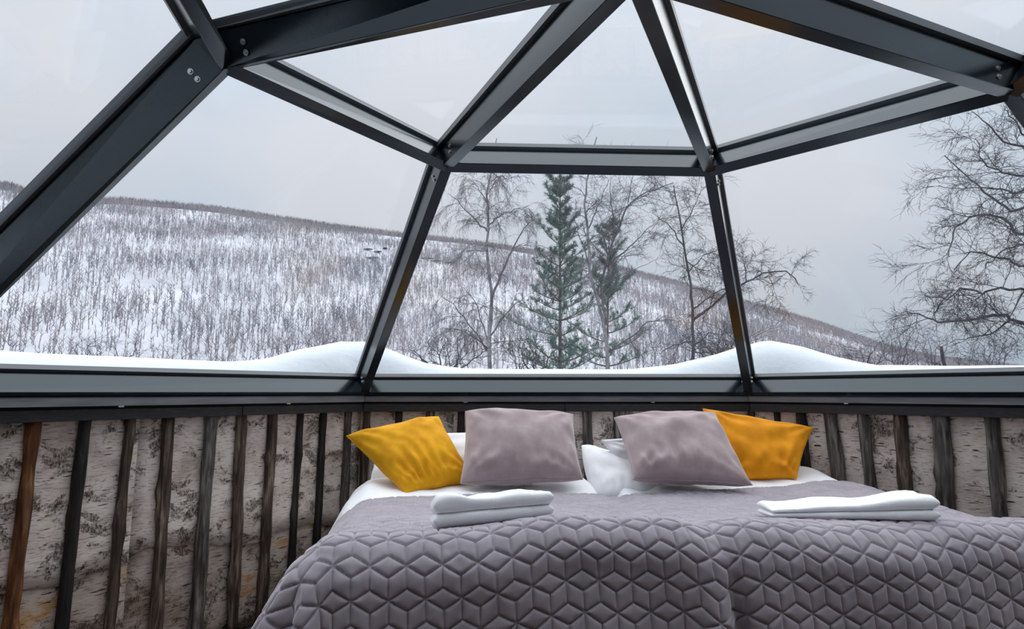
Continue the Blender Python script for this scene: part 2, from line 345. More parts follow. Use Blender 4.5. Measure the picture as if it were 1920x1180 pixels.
for ti, ((k, k2), nm) in enumerate(names.items()):
    wl = empty(nm, bP(k, WOUT, FLOOR_Z)); tag(wl, kind='structure')
    ringprism('backing_board', k, k2, WOUT + .006, WOUT + .09, FLOOR_Z, -.06, wl, M['bedwood'])
    A0, B0 = bP(k, WOUT, 0), bP(k2, WOUT, 0); A0.z = B0.z = 0
    du = (B0 - A0); LW = du.length; du.normalize(); inn = Vector((-(du.y), du.x, 0))
    if inn.dot(Vector((CX, CY, 0)) - A0) < 0: inn = -inn
    seen = nm in ('wall_left', 'wall_front', 'wall_right')
    # bark sheets: two courses, lapped, slightly cockled, ragged seam
    cuts = {'wall_left': [0, .30, .78, 1.23, LW], 'wall_front': [0, .55, 1.2, 1.75, LW], 'wall_right': [0, .46, .93, 1.36, LW]}.get(nm, [0, LW])
    rs = random.Random(ti)
    for row in (0, 1):
        for c0, c1 in zip(cuts[:-1], cuts[1:]):
            nu, nv = max(6, int((c1 - c0) / .05)), 9
            seam0 = -.70 + rs.uniform(-.035, .035); V = []; UV = []
            za, zb = (seam0, WALL_TOP + .05) if row == 1 else (FLOOR_Z, -.62)
            for j in range(nv):
                for i in range(nu):
                    u = c0 + (c1 - c0) * i / (nu - 1)
                    zl = za + (.022 * math.sin(u * 9 + ti * 2) + .008 * math.sin(u * 31) if row == 1 else 0)
                    z = zl + (zb - zl) * j / (nv - 1)
                    off = .002 + (.0045 if row else 0) + .0025 * noise.noise((u * 6, z * 5, ti + row * 7)) + (.004 * math.exp(-j * 1.2) if row else 0)
                    p = A0 + du * u + inn * off; p.z = z; V.append(p - wl.location); UV.append((u + ti * 5, z))
            me = mesh('bark_sheet', V, grid_faces(nu, nv), True)
            uvl = me.uv_layers.new(name='UVMap')
            for lp in me.loops: uvl.data[lp.index].uv = UV[lp.vertex_index]
            fixn(me); sld = link('bark_sheet', me, M['birch_bark_pale'] if row else M['birch_bark_tan'], wl)
            md = sld.modifiers.new('thickness', 'SOLIDIFY'); md.thickness = .0016; md.offset = 0
    # sill: sloping grey metal strip, shadow gap, dark board and small clips
    tr_ = empty('trim_%d' % (ti + 1), bP(k, 0, 0)); tag(tr_, kind='structure')
    gp = {'wall_left': (-.012, .05), 'wall_front': (.0, .05)}.get(nm, (-.002, .05))
    P = []
    for q, kk in ((0, k), (1, k2)):
        ext = 0
        P.append([bP(kk, gp[0], -.054), bP(kk, gp[0] + .004, -.026), bP(kk, gp[0] + .010, -.019), bP(kk, .06, -.012), bP(kk, .06, -.054)])
    V = P[0] + P[1]; Fc = [(i, (i + 1) % 5, 5 + (i + 1) % 5, 5 + i) for i in range(5)] + [(4, 3, 2, 1, 0), (5, 6, 7, 8, 9)]
    link('metal_sill', fixn(mesh('metal_sill', local(V, tr_), Fc)), M['sill'], tr_)
    ringprism('shadow_gap_strip', k, k2, .016, .05, -.068, -.050, tr_, M['rubber'])
    if seen:
        js = {'wall_left': (0, .62, 1), 'wall_front': (0, .52, 1), 'wall_right': (0, .78, 1)}[nm]
        for a_, b_ in zip(js[:-1], js[1:]):
            P0, P1 = bP(k, 0, 0), bP(k2, 0, 0)
            def pt(f, o, z): q = bP(k, o, z).lerp(bP(k2, o, z), f); q.z = z; return q
            g = .0012 / LW
            P = [pt(a_ + g, .008, -.111), pt(b_ - g, .008, -.111), pt(b_ - g, .05, -.111), pt(a_ + g, .05, -.111), pt(a_ + g, .008, -.066), pt(b_ - g, .008, -.066), pt(b_ - g, .05, -.066), pt(a_ + g, .05, -.066)]
            bd = link('dark_board', bevel(fixn(hexa('dark_board', local(P, tr_))), .0015, 1), M['board'], tr_)
        for px_ in {'wall_left': (235, 545), 'wall_front': (874, 1221), 'wall_right': (1580,)}[nm]:
            # clip where the sight line crosses the sill line
            dxy = Vector(((px_ - 960) / F_PX, 1, 0)); a2, b2 = bP(k, gp[0] - .002, 0), bP(k2, gp[0] - .002, 0)
            den = dxy.x * (b2.y - a2.y) - dxy.y * (b2.x - a2.x); s_ = (dxy.y * a2.x - dxy.x * a2.y) / den
            c_ = a2.lerp(b2, s_); ee = (b2 - a2).normalized(); i2 = Vector((-ee.y, ee.x, 0)); i2 = -i2 if i2.dot(Vector((CX, CY, 0)) - a2) < 0 else i2
            cl = [c_ + ee * x + i2 * y_ + Vector((0, 0, z)) for z in (-.060, -.054) for x, y_ in ((-.012, -.01), (.012, -.01), (.010, .006), (-.010, .006))]
            link('clip', fixn(hexa('clip', local(cl, tr_))), M['bolt'], tr_)
    else:
        ringprism('dark_board', k, k2, .008, .05, -.111, -.066, tr_, M['board'])
    # upright poles: photo x at the top and x, y low down, width in metres, wood
    poles = {'wall_left': [(-160, 808, -235, 1180, .048, 'brown'), (-45, 804, -105, 1180, .046, 'grey'), (62, 800, 14, 1180, .046, 'orange'), (156, 796, 111, 1180, .046, 'black'), (240, 792, 203, 1180, .044, 'brown'), (312, 790, 288, 1180, .050, 'brown'), (392, 786, 363, 1180, .058, 'grey'),
                           (449, 785, 433, 1180, .050, 'brown'), (507, 783, 487, 1140, .050, 'brown'), (560, 782, 543, 1060, .038, 'black'), (603, 781, 592, 980, .040, 'black'), (649, 780, 644, 900, .050, 'grey')],
             'wall_front': [(690, 777, 684, 880, .050, 'brown'), (749, 776, 744, 880, .042, 'black'), (808, 776, 806, 880, .046, 'brown'), (866, 776, 866, 880, .044, 'black'), (930, 776, 930, 880, .046, 'brown'), (985, 776, 986, 880, .04, 'brown'), (1042, 776, 1043, 880, .042, 'brown'),
                            (1099, 776, 1102, 870, .056, 'grey'), (1155, 776, 1158, 880, .042, 'grey'), (1215, 776, 1220, 880, .044, 'brown'), (1275, 776, 1281, 880, .044, 'brown'), (1335, 776, 1343, 880, .044, 'black')],
             'wall_right': [(1412, 777, 1420, 880, .042, 'brown'), (1459, 779, 1468, 890, .036, 'black'), (1505, 780, 1515, 890, .050, 'black'), (1560, 782, 1577, 905, .070, 'grey'), (1622, 784, 1636, 925, .058, 'grey'), (1690, 786, 1702, 935, .056, 'brown'), (1767, 789, 1779, 955, .072, 'grey'), (1862, 793, 1879, 970, .056, 'grey'), (1965, 797, 1988, 990, .055, 'brown'), (2085, 802, 2112, 1000, .055, 'grey')]}.get(nm, [(None, u_, 0, 0, .050, ('brown', 'grey', 'black')[int(u_ * 10) % 3]) for u_ in np.arange(.12, LW - .05, .2)])
    for pi_, (x0, y0, x1, y1, wd, wood) in enumerate(poles):
        def hit(px, py):
            d = at(px, py, 1.0); s_ = A0.dot(inn) / d.dot(inn) ; q = d * s_; return q
        if x0 is None: T = A0 + du * y0; T.z = WALL_TOP; Bt = T + Vector((0, 0, -.9))
        else: T, Bt = hit(x0, y0), hit(x1, y1)
        dv = (Bt - T); dv *= (FLOOR_Z - WALL_TOP - .02) / dv.z if abs(dv.z) > 1e-4 else 1
        T = T + dv * ((WALL_TOP + .03 - T.z) / dv.z); Bt = T + dv * ((FLOOR_Z - T.z) / dv.z)
        ns, sd = 22, 12; V = []; rr = random.Random(pi_ * 13 + ti)
        kn = [(rr.random(), rr.random() * 2 * pi, rr.uniform(.15, .40)) for _ in range(3)]
        for j in range(ns):
            f = j / (ns - 1); p = T.lerp(Bt, f)
            wob = Vector((noise.noise((f * 3.2, pi_ * 3.1, ti)), 0, 0)).x * .005
            p = p + du * wob + inn * (wd * .22 + .008)
            r_ = wd / 2 * (1 + .10 * f + .26 * noise.noise((f * 6, pi_ * 1.7, 9)))
            for q in range(sd):
                a_ = 2 * pi * q / sd; bumpk = sum(h * math.exp(-((f - kf) / .025) ** 2) * max(0, math.cos(a_ - ka)) for kf, ka, h in kn)
                rad_ = r_ * (1 + bumpk +   .20 * noise.noise((math.cos(a_) * 1.2, math.sin(a_) * 1.2, f * 7 + pi_)))
                V.append(p + (du * math.cos(a_) + inn * math.sin(a_) * .75) * rad_ - wl.location)
        fc = [tuple(map(int, x)) for x in grid_faces(sd, ns, True)] + [tuple(range(sd)), tuple((ns - 1) * sd + q for q in range(sd))]
        po = link('wooden_pole', fixn(mesh('wooden_pole', V, fc, True)), M[wood + '_pole_wood'], wl)
        if wood == 'orange': tag(po, 'reddish orange pole with peeled wood')
        if wood == 'black': tag(po, 'almost black weathered pole')

# floor of planks
fl = empty('floor', (CX, CY, FLOOR_Z)); tag(fl, kind='structure')
pw = .14; x = CX - 2.5
def chord(xx):
    ys = []
    for i, k in enumerate(order):
        a, b = bP(k, .05, 0), bP(order[(i + 1) % n_], .05, 0)
        if (a.x - xx) * (b.x - xx) < 0: f = (xx - a.x) / (b.x - a.x); ys.append(a.y + f * (b.y - a.y))
    return (min(ys), max(ys)) if len(ys) > 1 else None
while x < CX + 2.5:
    c0, c1 = chord(x + .003), chord(x + pw - .003)
    if c0 and c1:
        y0, y1 = max(c0[0], c1[0]), min(c0[1], c1[1])
        if y1 > y0 + .1:
            P = [Vector((x + .002, y0, FLOOR_Z - .03)), Vector((x + pw - .002, y0, FLOOR_Z - .03)), Vector((x + pw - .002, y1, FLOOR_Z - .03)), Vector((x + .002, y1, FLOOR_Z - .03))]
            P += [p + Vector((0, 0, .03)) for p in P]
            link('plank', fixn(hexa('plank', local(P, fl))), M['floor'], fl)
    x += pw
P = [bP(k, .08, FLOOR_Z - .032) - fl.location for k in order]; Q = [p - Vector((0, 0, .05)) for p in P]
link('subfloor', fixn(mesh('subfloor', P + Q, [tuple(range(7)), tuple(range(13, 6, -1))] + [(i, (i + 1) % 7, 7 + (i + 1) % 7, 7 + i) for i in range(7)])), M['bedwood'], fl)

# ================================================================== bed
BA = math.radians(8.0); BO = (-.56, 1.58)      # the bed stands a little askew; BO is its corner at the foot
BWID, BLEN, XM = 2.40, 1.62, 1.17              # width, length, joint between the mattresses
cB, sB = math.cos(BA), math.sin(BA)
def to_world(S, T): return BO[0] + S * cB - T * sB, BO[1] + S * sB + T * cB
def to_bed(X, Y): return (X - BO[0]) * cB + (Y - BO[1]) * sB, -(X - BO[0]) * sB + (Y - BO[1]) * cB
def wall_clamp(X, Y, gap):
    """keep points of the bedding on the room side of the front and side walls"""
    for k, k2 in (('A', 'B'), ('B', 'F'), ('E', 'A')):
        a, b_ = bP(k, 0, 0), bP(k2, 0, 0); e = (b_ - a).normalized(); n = Vector((-e.y, e.x, 0))
        if n.dot(Vector((CX, CY, 0)) - a) < 0: n = -n
        dd = np.minimum(0, (X - a.x) * n.x + (Y - a.y) * n.y - gap); X = X - n.x * dd; Y = Y - n.y * dd
    return X, Y
bx_, by_ = to_world(BWID / 2, BLEN / 2)
bed = empty('double_bed', (bx_, by_, FLOOR_Z)); tag(bed, 'wide double bed made of two mattresses pushed together under the front windows', 'bed')
def slab(nm, s0, s1, t0, t1, z0, z1, mt, parent, bv=.02, seg=3):
    P = []
    if s1 > 2.2 and t1 > 1.2: P2 = [(s0, t0), (s1, t0), (s1, 1.17), (s1 - .38, t1 - .06), (s0, t1 - .06)]      # head corner cut to the wall
    else: P2 = [(s0, t0), (s1, t0), (s1, t1), (s0, t1)]
    k = len(P2)
    for z in (z0, z1):
        for a_, b_ in P2: X, Y = to_world(a_, b_); P.append(Vector((X, Y, z)))
    me = mesh(nm, local(P, parent), [tuple(range(k - 1, -1, -1)), tuple(range(k, 2 * k))] + [(i, (i + 1) % k, k + (i + 1) % k, k + i) for i in range(k)])
    return link(nm, bevel(me, bv, seg), mt, parent)
for a_, b_ in ((.05, XM - .005), (XM + .005, BWID - .05)):
    slab('bed_base', a_, b_, .10, BLEN, FLOOR_Z + .14, FLOOR_Z + .34, M['bedwood'], bed, .01, 1)
    slab('mattress', a_, b_, .09, BLEN, FLOOR_Z + .34, -.555, M['mattress'], bed, .05)
    for lx in (a_ + .08, b_ - .08):
        for ly in (.22, 1.08): slab('leg', lx - .03, lx + .03, ly - .03, ly + .03, FLOOR_Z, FLOOR_Z + .14, M['bedwood'], bed, .004, 1)

def lerp_tab(xs, ys, x): return np.interp(x, xs, ys)
def smooth(a, b, x): t_ = np.clip((x - a) / (b - a), 0, 1); return t_ * t_ * (3 - 2 * t_)
def tri_seam(u, v, wdt):
    """distance to the nearest stitch line of a tumbling block quilt; wdt = width of one block"""
    h = wdt * math.sqrt(3) / 2
    best = None
    r0 = np.round(v / h)
    bd = np.full(u.shape, 1e9); bx = np.zeros_like(u); by = np.zeros_like(u)
    for dr in (-1, 0, 1):
        r = r0 + dr; off = np.where(np.mod(r, 2) == 0, 0, wdt / 2); cx_ = np.round((u - off) / wdt) * wdt + off; cy_ = r * h
        d = (u - cx_) ** 2 + (v - cy_) ** 2; m_ = d < bd; bd = np.where(m_, d, bd); bx = np.where(m_, u - cx_, bx); by = np.where(m_, v - cy_, by)
    r = np.sqrt(bd); a = np.mod(np.arctan2(by, bx) - pi / 6, pi / 3); a = np.minimum(a, pi / 3 - a)
    return r * np.sin(a)
def z_bed(x, y):
    """height of the covered bed, in bed coordinates"""
    z = -.460 + 0 * x
    crest = np.interp(x, [0, .16, .40, .62, .78, 1.04, 1.29, 1.56, 1.84, 2.12, 2.4], [.055, .060, .060, .082, .094, .087, .067, .050, .034, .040, .040])
    z = z + crest * np.exp(-((y - .11) / np.where(y > .11, .19, .5)) ** 2)
    z = z + .012 * np.exp(-((y - 1.0) / .25) ** 2)
    z = z + .024 * smooth(1.75, 2.25, x) * smooth(.25, .6, y)
    z = z - .020 * np.exp(-((x - XM) / .07) ** 2)          # dip between the mattresses
    z = z + .006 * np.sin(x * 7 + y * 5) * np.sin(y * 9 - x * 3) + .003 * np.sin(x * 19 + 1) * np.sin(y * 17)
    return z
def z_top(x, y): return z_bed(*to_bed(x, y))
def drape(S, T, xl, xr, yf, rho, zf, thick, fold=.0):
    """lay a sheet with flat coordinates S, T over the bed: over the left, right and foot edges it bends down"""
    dl = np.maximum(0, (xl + rho) - S); dr = np.maximum(0, S - (xr - rho)); df = np.maximum(0, (yf + rho) - T)
    ds = dl + dr; sgn = np.where(dr > 0, 1.0, -1.0)
    r = np.hypot(ds, df); ang = np.arctan2(ds, df)
    both = (ds > 0) & (df > 0)
    a = np.minimum(r / rho, pi / 2); out = rho * np.sin(a); dn = rho * (1 - np.cos(a)) + np.maximum(0, r - rho * pi / 2)
    bx = np.clip(S, xl + rho, xr - rho); by = np.maximum(T, yf + rho)
    hang = np.maximum(0, r - rho * .8)
    wav = fold * smooth(0, .30, hang) * (np.sin(ang * 2) ** 2) * (-np.cos((ang - pi / 4) * 9)) * np.where(both, 1, 0)
    out = out + wav + (.05 + .52 * np.sin(ang) * (S < xl + rho)) * hang
    X = bx + sgn * out * np.sin(ang); Y = by - out * np.cos(ang); Z = zf(bx, by) - dn + thick
    return X, Y, Z

# quilt
Wq = .0945
us = np.arange(-.60, BWID + .30, .0037)
vs = np.concatenate([np.arange(-.40, .22, .0031), np.arange(.22, 1.01, .0064)])
U, Tn = np.meshgrid(us, vs)
Tn = np.where(Tn > .5, .5 + (Tn - .5) * (1 + .03 * np.sin(U * 3.1 + 1)), Tn)
Xq, Yq, Zq = drape(U, Tn, 0, BWID, 0, .105, z_bed, .0, .060)
# big slow lumps and the crease hanging between the two mattresses
front = (Tn < .12) * 1.0; down = smooth(-.38, -.75, Zq) * front
cx_ = XM + .02 + (Zq + .45) * -.12
Yq = Yq + .055 * down * np.exp(-((Xq - cx_) / .030) ** 2) - .030 * down * np.exp(-((Xq - cx_ + .075) / .05) ** 2)
Yq = Yq - .012 * front * smooth(-.40, -.5, Zq) * np.sin(Xq * 4.1 + 1) - .006 * front * smooth(-.40, -.5, Zq) * np.sin(Xq * 11 + Zq * 9)
Xq, Yq = to_world(Xq, Yq); Xq, Yq = wall_clamp(Xq, Yq, .035)
d = tri_seam(U + .012 * np.sin(Tn * 5), Tn * 1.0 + .02 * np.sin(U * 1.7), Wq)
inr = Wq / 4; puff = (.0058 * (1 - (1 - np.clip(d / inr, 0, 1)) ** 6) + .0018 * np.clip(d / inr, 0, 1) - .0040 * np.exp(-(d / .0022) ** 2)) * (1 - .45 * smooth(.25, .7, Tn)) - .012 * smooth(.990, 1.03, Tn)
P3 = np.stack([Xq, Yq, Zq], -1); du_ = np.gradient(P3, axis=1); dv_ = np.gradient(P3, axis=0); nn = np.cross(du_, dv_); nn /= np.linalg.norm(nn, axis=-1, keepdims=True) + 1e-9
wr = .0016 * np.sin(U * 60 + 9 * np.sin(Tn * 13)) * np.sin(Tn * 47 + 4 * np.sin(U * 21)) * np.exp(-((np.sin(U * 6.1 + Tn * 4.3) - .6) / .35) ** 2)
P3 = P3 + nn * (puff + wr)[..., None]
quilt = link('quilt', mesh('quilt', P3.reshape(-1, 3), grid_faces(len(us), len(vs)), True), M['grey_velvet_quilt'])
tag(quilt, 'grey velvet quilt stitched in a tumbling block pattern, spread over the whole bed', 'quilt')

# white duvets below the quilt
def duvet(xl, xr, xwl, xwr, label, seed):
    us = np.arange(xl, xr + .001, .014); vs = np.arange(.72, 1.58, .014); U, T = np.meshgrid(us, vs)
    f = lambda x, y: z_bed(x, y) - .014 + .050 * smooth(.97, 1.3, y) * (1 - .5 * smooth(1.4, 1.58, y))
    X, Y, Z = drape(U, T, xwl, xwr, -1, .09, f, 0)
    if seed == 1: Z = Z - .06 * smooth(XM - .07, XM - .005, U)
    else: Z = Z - .06 * (1 - smooth(XM + .01, XM + .08, U))
    for k_, (kx, ky, ph) in enumerate(((13, 5, 1), (23, -11, 2), (37, 17, 3), (7, 29, 5))):
        Z = Z + .0035 * np.sin(kx * U + ky * T + ph * seed) * (.6 + .4 * np.sin(5 * T + seed))
    X, Y = to_world(X, Y); X, Y = wall_clamp(X, Y, .045)
    o = link('duvet', mesh('duvet', np.stack([X, Y, Z], -1).reshape(-1, 3), grid_faces(len(us), len(vs)), True), M['white_cotton'])
    md = o.modifiers.new('thickness', 'SOLIDIFY'); md.thickness = .03; md.offset = -1
    tag(o, label, 'duvet', 'white duvets'); return o
duvet(-.40, XM - .005, .0, 9, 'white duvet below the quilt on the mattress with the mustard cushion beside the grey one', 1)
duvet(XM + .01, BWID + .25, -9, BWID - .01, 'white duvet below the quilt on the mattress where the orange cushion leans', 2)

# ------------------------------------------------------------------ cushions and pillows
def cushion(name, corners, thick, mt, label, cat, group, seed=0, pinch=.07, n=52, wr=.014, seam=True, ears=.0, side=1):
    """corners tl, tr, br, bl in space; filled on both sides of that quadrilateral"""
    tl, tr, br, bl = [Vector(c) for c in corners]; ctr = (tl + tr + br + bl) / 4
    nrm_ = ((tr - bl).cross(tl - br)).normalized()
    if nrm_.y > 0: nrm_ = -nrm_
    root = empty(name, ctr); rs = random.Random(seed)
    folds = [(rs.uniform(-.6, .6), rs.uniform(14, 24), rs.uniform(0, 6)) for _ in range(3)]
    def point(u, v, s):
        pu = u * (1 - pinch * (1 - v * v) * u * u); pv = v * (1 - pinch * (1 - u * u) * v * v)
        a, b_ = (pu + 1) / 2, (pv + 1) / 2
        p = tl.lerp(tr, a).lerp(bl.lerp(br, a), 1 - b_)
        bb = max(0, (1 - u * u)) * max(0, (1 - v * v))
        h = thick * bb ** .40
        # wrinkles: gathered at the seams, radiating from corners
        wv = 0
        for fu, fq, ph in folds:
            dd = 1 + v
            wv += math.sin((u - fu) * fq / (.5 + .7 * dd) + ph) * dd * math.exp(-dd * 3.2) * math.exp(-((u - fu) / .5) ** 2) * 3.5
        for cx_, cy_ in ((-1, -1), (1, -1), (1, 1), (-1, 1)):
            rr_ = math.hypot(u - cx_, v - cy_); an = math.atan2(v - cy_, u - cx_)
            wv += .35 * math.sin(an * 11 + seed) * math.exp(-((rr_ - .55) / .35) ** 2)
        wv += 1.1 * noise.noise((u * 1.9, v * 1.9, seed * 3.3 + s))
        wv += .4 * noise.noise((u * 4.5 + v * 2, v * 3, seed * 1.3))
        return p + nrm_ * s * (h + wr * wv * min(1, bb * 6)) + nrm_ * .010 * noise.noise((u * 2, v * 2, seed)) * 1.0
    for s, nm in ((1, 'cover_front'), (-1, 'cover_back')):
        us = [math.sin(pi / 2 * (2 * i / (n - 1) - 1)) for i in range(n)]
        V = [point(u, v, s) - ctr for v in us for u in us]
        fc = grid_faces(n, n); me = mesh(nm, V, fc if s > 0 else fc[:, ::-1].copy(), True); o_ = link(nm, me, mt, root)
    if seam:
        m_ = 40; ring_ = []
        for (u0, v0), (u1, v1) in (((-1, -1), (1, -1)), ((1, -1), (1, 1)), ((1, 1), (-1, 1)), ((-1, 1), (-1, -1))):
            for i in range(m_): f = i / m_; ring_.append(point(u0 + (u1 - u0) * f, v0 + (v1 - v0) * f, 1) - ctr)
        ring_.append(ring_[0]); link('seam', tube('seam', ring_, .0036, 6, True, False), mt, root)
    tag(root, label, cat, group); return root
cg = 'velvet cushions along the head of the bed'
cushion('cushion', [at(650, 818, 2.98), at(822, 782, 3.06), at(890, 902, 2.86), at(762, 928, 2.70)], .105, M['mustard_velvet'], 'bright mustard yellow velvet cushion lying tilted on one corner beside a grey cushion', 'cushion', cg, 1, pinch=.05)
cushion('cushion', [at(873, 772, 3.04), at(1074, 778, 3.06), at(1092, 899, 2.76), at(864, 907, 2.72)], .115, M['taupe_velvet'], 'upright taupe grey velvet cushion standing beside the bright mustard yellow cushion', 'cushion', cg, 2, pinch=.045)
cushion('cushion', [at(1152, 784, 3.06), at(1340, 775, 3.04), at(1410, 910, 2.70), at(1188, 900, 2.74)], .115, M['taupe_velvet'], 'taupe grey velvet cushion with a drooping corner, in front of the orange cushion', 'cushion', cg, 3, pinch=.05)
cushion('cushion', [at(1318, 767, 3.20), at(1524, 803, 3.17), at(1493, 897, 2.96), at(1352, 903, 2.98)], .075, M['orange_velvet'], 'deep orange yellow velvet cushion half hidden behind a grey cushion', 'cushion', cg, 4, pinch=.05)
pg = 'white bed pillows behind the cushions'
cushion('pillow', [at(700, 820, 3.27), at(1050, 806, 3.27), at(1058, 895, 3.10), at(696, 900, 3.08)], .060, M['white_cotton'], 'white pillow mostly hidden behind the mustard cushion and the upright grey cushion', 'pillow', pg, 5, pinch=.03)
cushion('pillow', [at(1128, 826, 3.06), at(1380, 806, 3.27), at(1385, 892, 3.16), at(1172, 895, 3.00)], .050, M['white_cotton'], 'white pillow with a pointed corner peeping out behind the drooping grey cushion', 'pillow', pg, 6, pinch=.03)
cushion('pillow', [at(1090, 836, 3.14), at(1200, 868, 3.16), at(1260, 925, 2.86), at(1112, 928, 2.84)], .060, M['white_cotton'], 'plump white pillow end lying low in the gap between the two grey cushions', 'pillow', pg, 7, pinch=-.06, wr=.005, seam=False)

# ------------------------------------------------------------------ folded towels
def towel(corners, h, label, seed):
    """corners of the underside, front left, front right, back right, back left; h = heights there; three folded layers"""
    c = [Vector(p) for p in corners]; ctr = sum(c, Vector()) / 4; root = empty('towel', ctr)
    nl = 2; nu, nv = 44, 15; lev_ = (0, .48, 1.0)
    for L_ in range(nl):
        for_ = L_; V = []
        prof = 28
        for i in range(nu):
            u = i / (nu - 1)
            for q in range(prof):
                a = 2 * pi * q / prof; cs, sn = math.cos(a), math.sin(a)
                ex = abs(cs) ** .38 * (1 if cs > 0 else -1); ez = abs(sn) ** .7 * (1 if sn > 0 else -1)
                tap = min(1, (min(u, 1 - u) / .030)) ** .5 if min(u, 1 - u) < .030 else 1
                shr = (.006, .0)[L_]
                v = .5 + ex * (.5 - shr) + .02 * noise.noise((u * 4, L_ * 3, seed))
                base_ = c[0].lerp(c[1], u).lerp(c[3].lerp(c[2], u), v)
                hh = (h[0] * (1 - u) + h[1] * u) * (1 - v) + (h[3] * (1 - u) + h[2] * u) * v
                zc = hh * (lev_[L_] + lev_[L_ + 1]) / 2; th = hh * (lev_[L_ + 1] - lev_[L_]) * .60
                bu = hh * .30 * noise.noise((u * 3.0, v * 2, seed)) * (sn > 0) * L_
                V.append(base_ + Vector((0, 0, zc + ez * th * (.35 + .65 * tap) + bu + .0015 * noise.noise((u * 40, v * 40, L_)))) - ctr)
        fc = [tuple(map(int, f)) for f in grid_faces(prof, nu, True)] + [tuple(range(prof)), tuple((nu - 1) * prof + q for q in range(prof))]
        link('folded_layer', fixn(mesh('folded_layer', V, fc, True)), M['white_terry'], root)
    tag(root, label, 'towel', 'folded towels on the quilt'); return root
def onq(x, y, dz=.009): return Vector((x, y, float(z_top(np.array(x), np.array(y))) + dz))
towel([onq(-.235, 1.83), onq(.13, 1.87), onq(.10, 2.09), onq(-.275, 2.04)], (.088, .075, .092, .085), 'thick white folded towel lying in front of the mustard cushion', 3)
towel([onq(.90, 2.10), onq(1.37, 1.94), onq(1.40, 2.12), onq(.92, 2.28)], (.030, .074, .078, .052), 'flatter white folded towel lying in front of the drooping grey and orange cushions', 8)

# ================================================================== outside: ground, snow banks
def ang(px): return math.atan2((px - 960) / F_PX, 1)
# height of the snow lying against the dome, by bearing from the bed room
bx = [-3.2, -1.4] + [ang(x) for x in (0, 250, 430, 500, 560, 640, 690, 740, 800, 860, 1000, 1180, 1260, 1330, 1390, 1440, 1500, 1560, 1640, 1920)] + [1.4, 3.2]
bz = [.16, .16] + [.170, .165, .165, .19, .255, .325, .325, .26, .185, .155, .148, .150, .175, .235, .300, .330, .285, .215, .150, .125] + [.14, .14]
bank_pts = []
NA = 220; rows = [(.145, None), (.19, .55), (.26, .86), (.36, 1.0), (.50, .96), (.75, .75), (1.2, .25), (2.0, -.9), (4.0, -2.6)]
V = []; corner = [bP(k, 0, 0) for k in order]
def perim():
    out = []
    for i in range(7):
        a, b_ = corner[i], corner[(i + 1) % 7]; m_ = 32
        for j in range(m_): out.append((a.lerp(b_, j / m_)))
    return out
pr = perim(); npz = len(pr)
for (dout, fz) in rows:
    for p in pr:
        r = radial(p); q = p + r * (dout / .92)
        be = math.atan2(q.x, q.y); cz = np.interp(be, bx, bz)
        z = .085 if fz is None else (.085 + (cz - .085) * fz + .006 * noise.noise((q.x * 3, q.y * 3, 0)) * (fz > .3))
        if fz is not None and fz < 0: z = .085 + fz * .3
        V.append((q.x, q.y, z))
me = mesh('snow_bank', V, grid_faces(npz, len(rows), True), True)
sb = link('snow_bank', fixn(me), M['snow']); tag(sb, 'white snow heaped against the outside of the glass, in humps at the dome corners', 'snow', kind='stuff')
# near ground and the hill across the valley
ridge = [(-900, 330), (-400, 330), (-150, 318), (0, 347), (40, 372), (200, 374), (400, 392), (500, 407), (640, 428), (740, 441), (820, 449), (930, 461), (1060, 482), (1160, 502), (1280, 532), (1380, 562), (1450, 580), (1550, 610), (1650, 645), (1750, 670), (1920, 690), (2300, 705), (3500, 715)]
def ridge_at(px):
    e = np.interp(px, [r[0] for r in ridge], [r[1] for r in ridge]); return e
azs = np.linspace(-1.75, 1.75, 420); rd_px = 960 + F_PX * np.tan(np.clip(azs, -1.1, 1.1))
def ridge_h(px, D):
    v = at(float(px), float(ridge_at(px)), 1.0); return v.z / math.hypot(v.x, v.y) * D
Dr = np.interp(rd_px, [-1300, 0, 900, 1920, 3400], [420, 430, 470, 640, 700])
RZ = np.array([ridge_h(p, dd) for p, dd in zip(rd_px, Dr)])
RZ = RZ - 3.2
NV = 70
def prof_z(v, zr): return -7 + (zr + 7) * (1.12 * v ** 1.05 - .12 * v ** 5)
tv = np.concatenate([np.linspace(0, 1, NV), [1.06, 1.15, 1.35]])
A_, V_ = np.meshgrid(azs, tv); Dg = 80 + (Dr[None] - 80) * np.minimum(V_, 1) + np.maximum(0, V_ - 1) * 600
Zg = prof_z(np.minimum(V_, 1), RZ[None]) - np.maximum(0, V_ - 1) * 120
def lump(x, y): return 1.8 * np.sin(x * .031 + y * .017) * np.sin(y * .024 - x * .012) + .8 * np.sin(x * .083 + 1) * np.sin(y * .071)
Xg, Yg = Dg * np.sin(A_), Dg * np.cos(A_); fade = np.clip(1 - np.abs(V_ - .5) * 1.9, 0, 1)
Zg = Zg + lump(Xg, Yg) * fade
hl = link('hillside', mesh('hillside', np.stack([Xg, Yg, Zg], -1).reshape(-1, 3), grid_faces(len(azs), len(tv)), True), M['hill']); tag(hl, kind='structure')
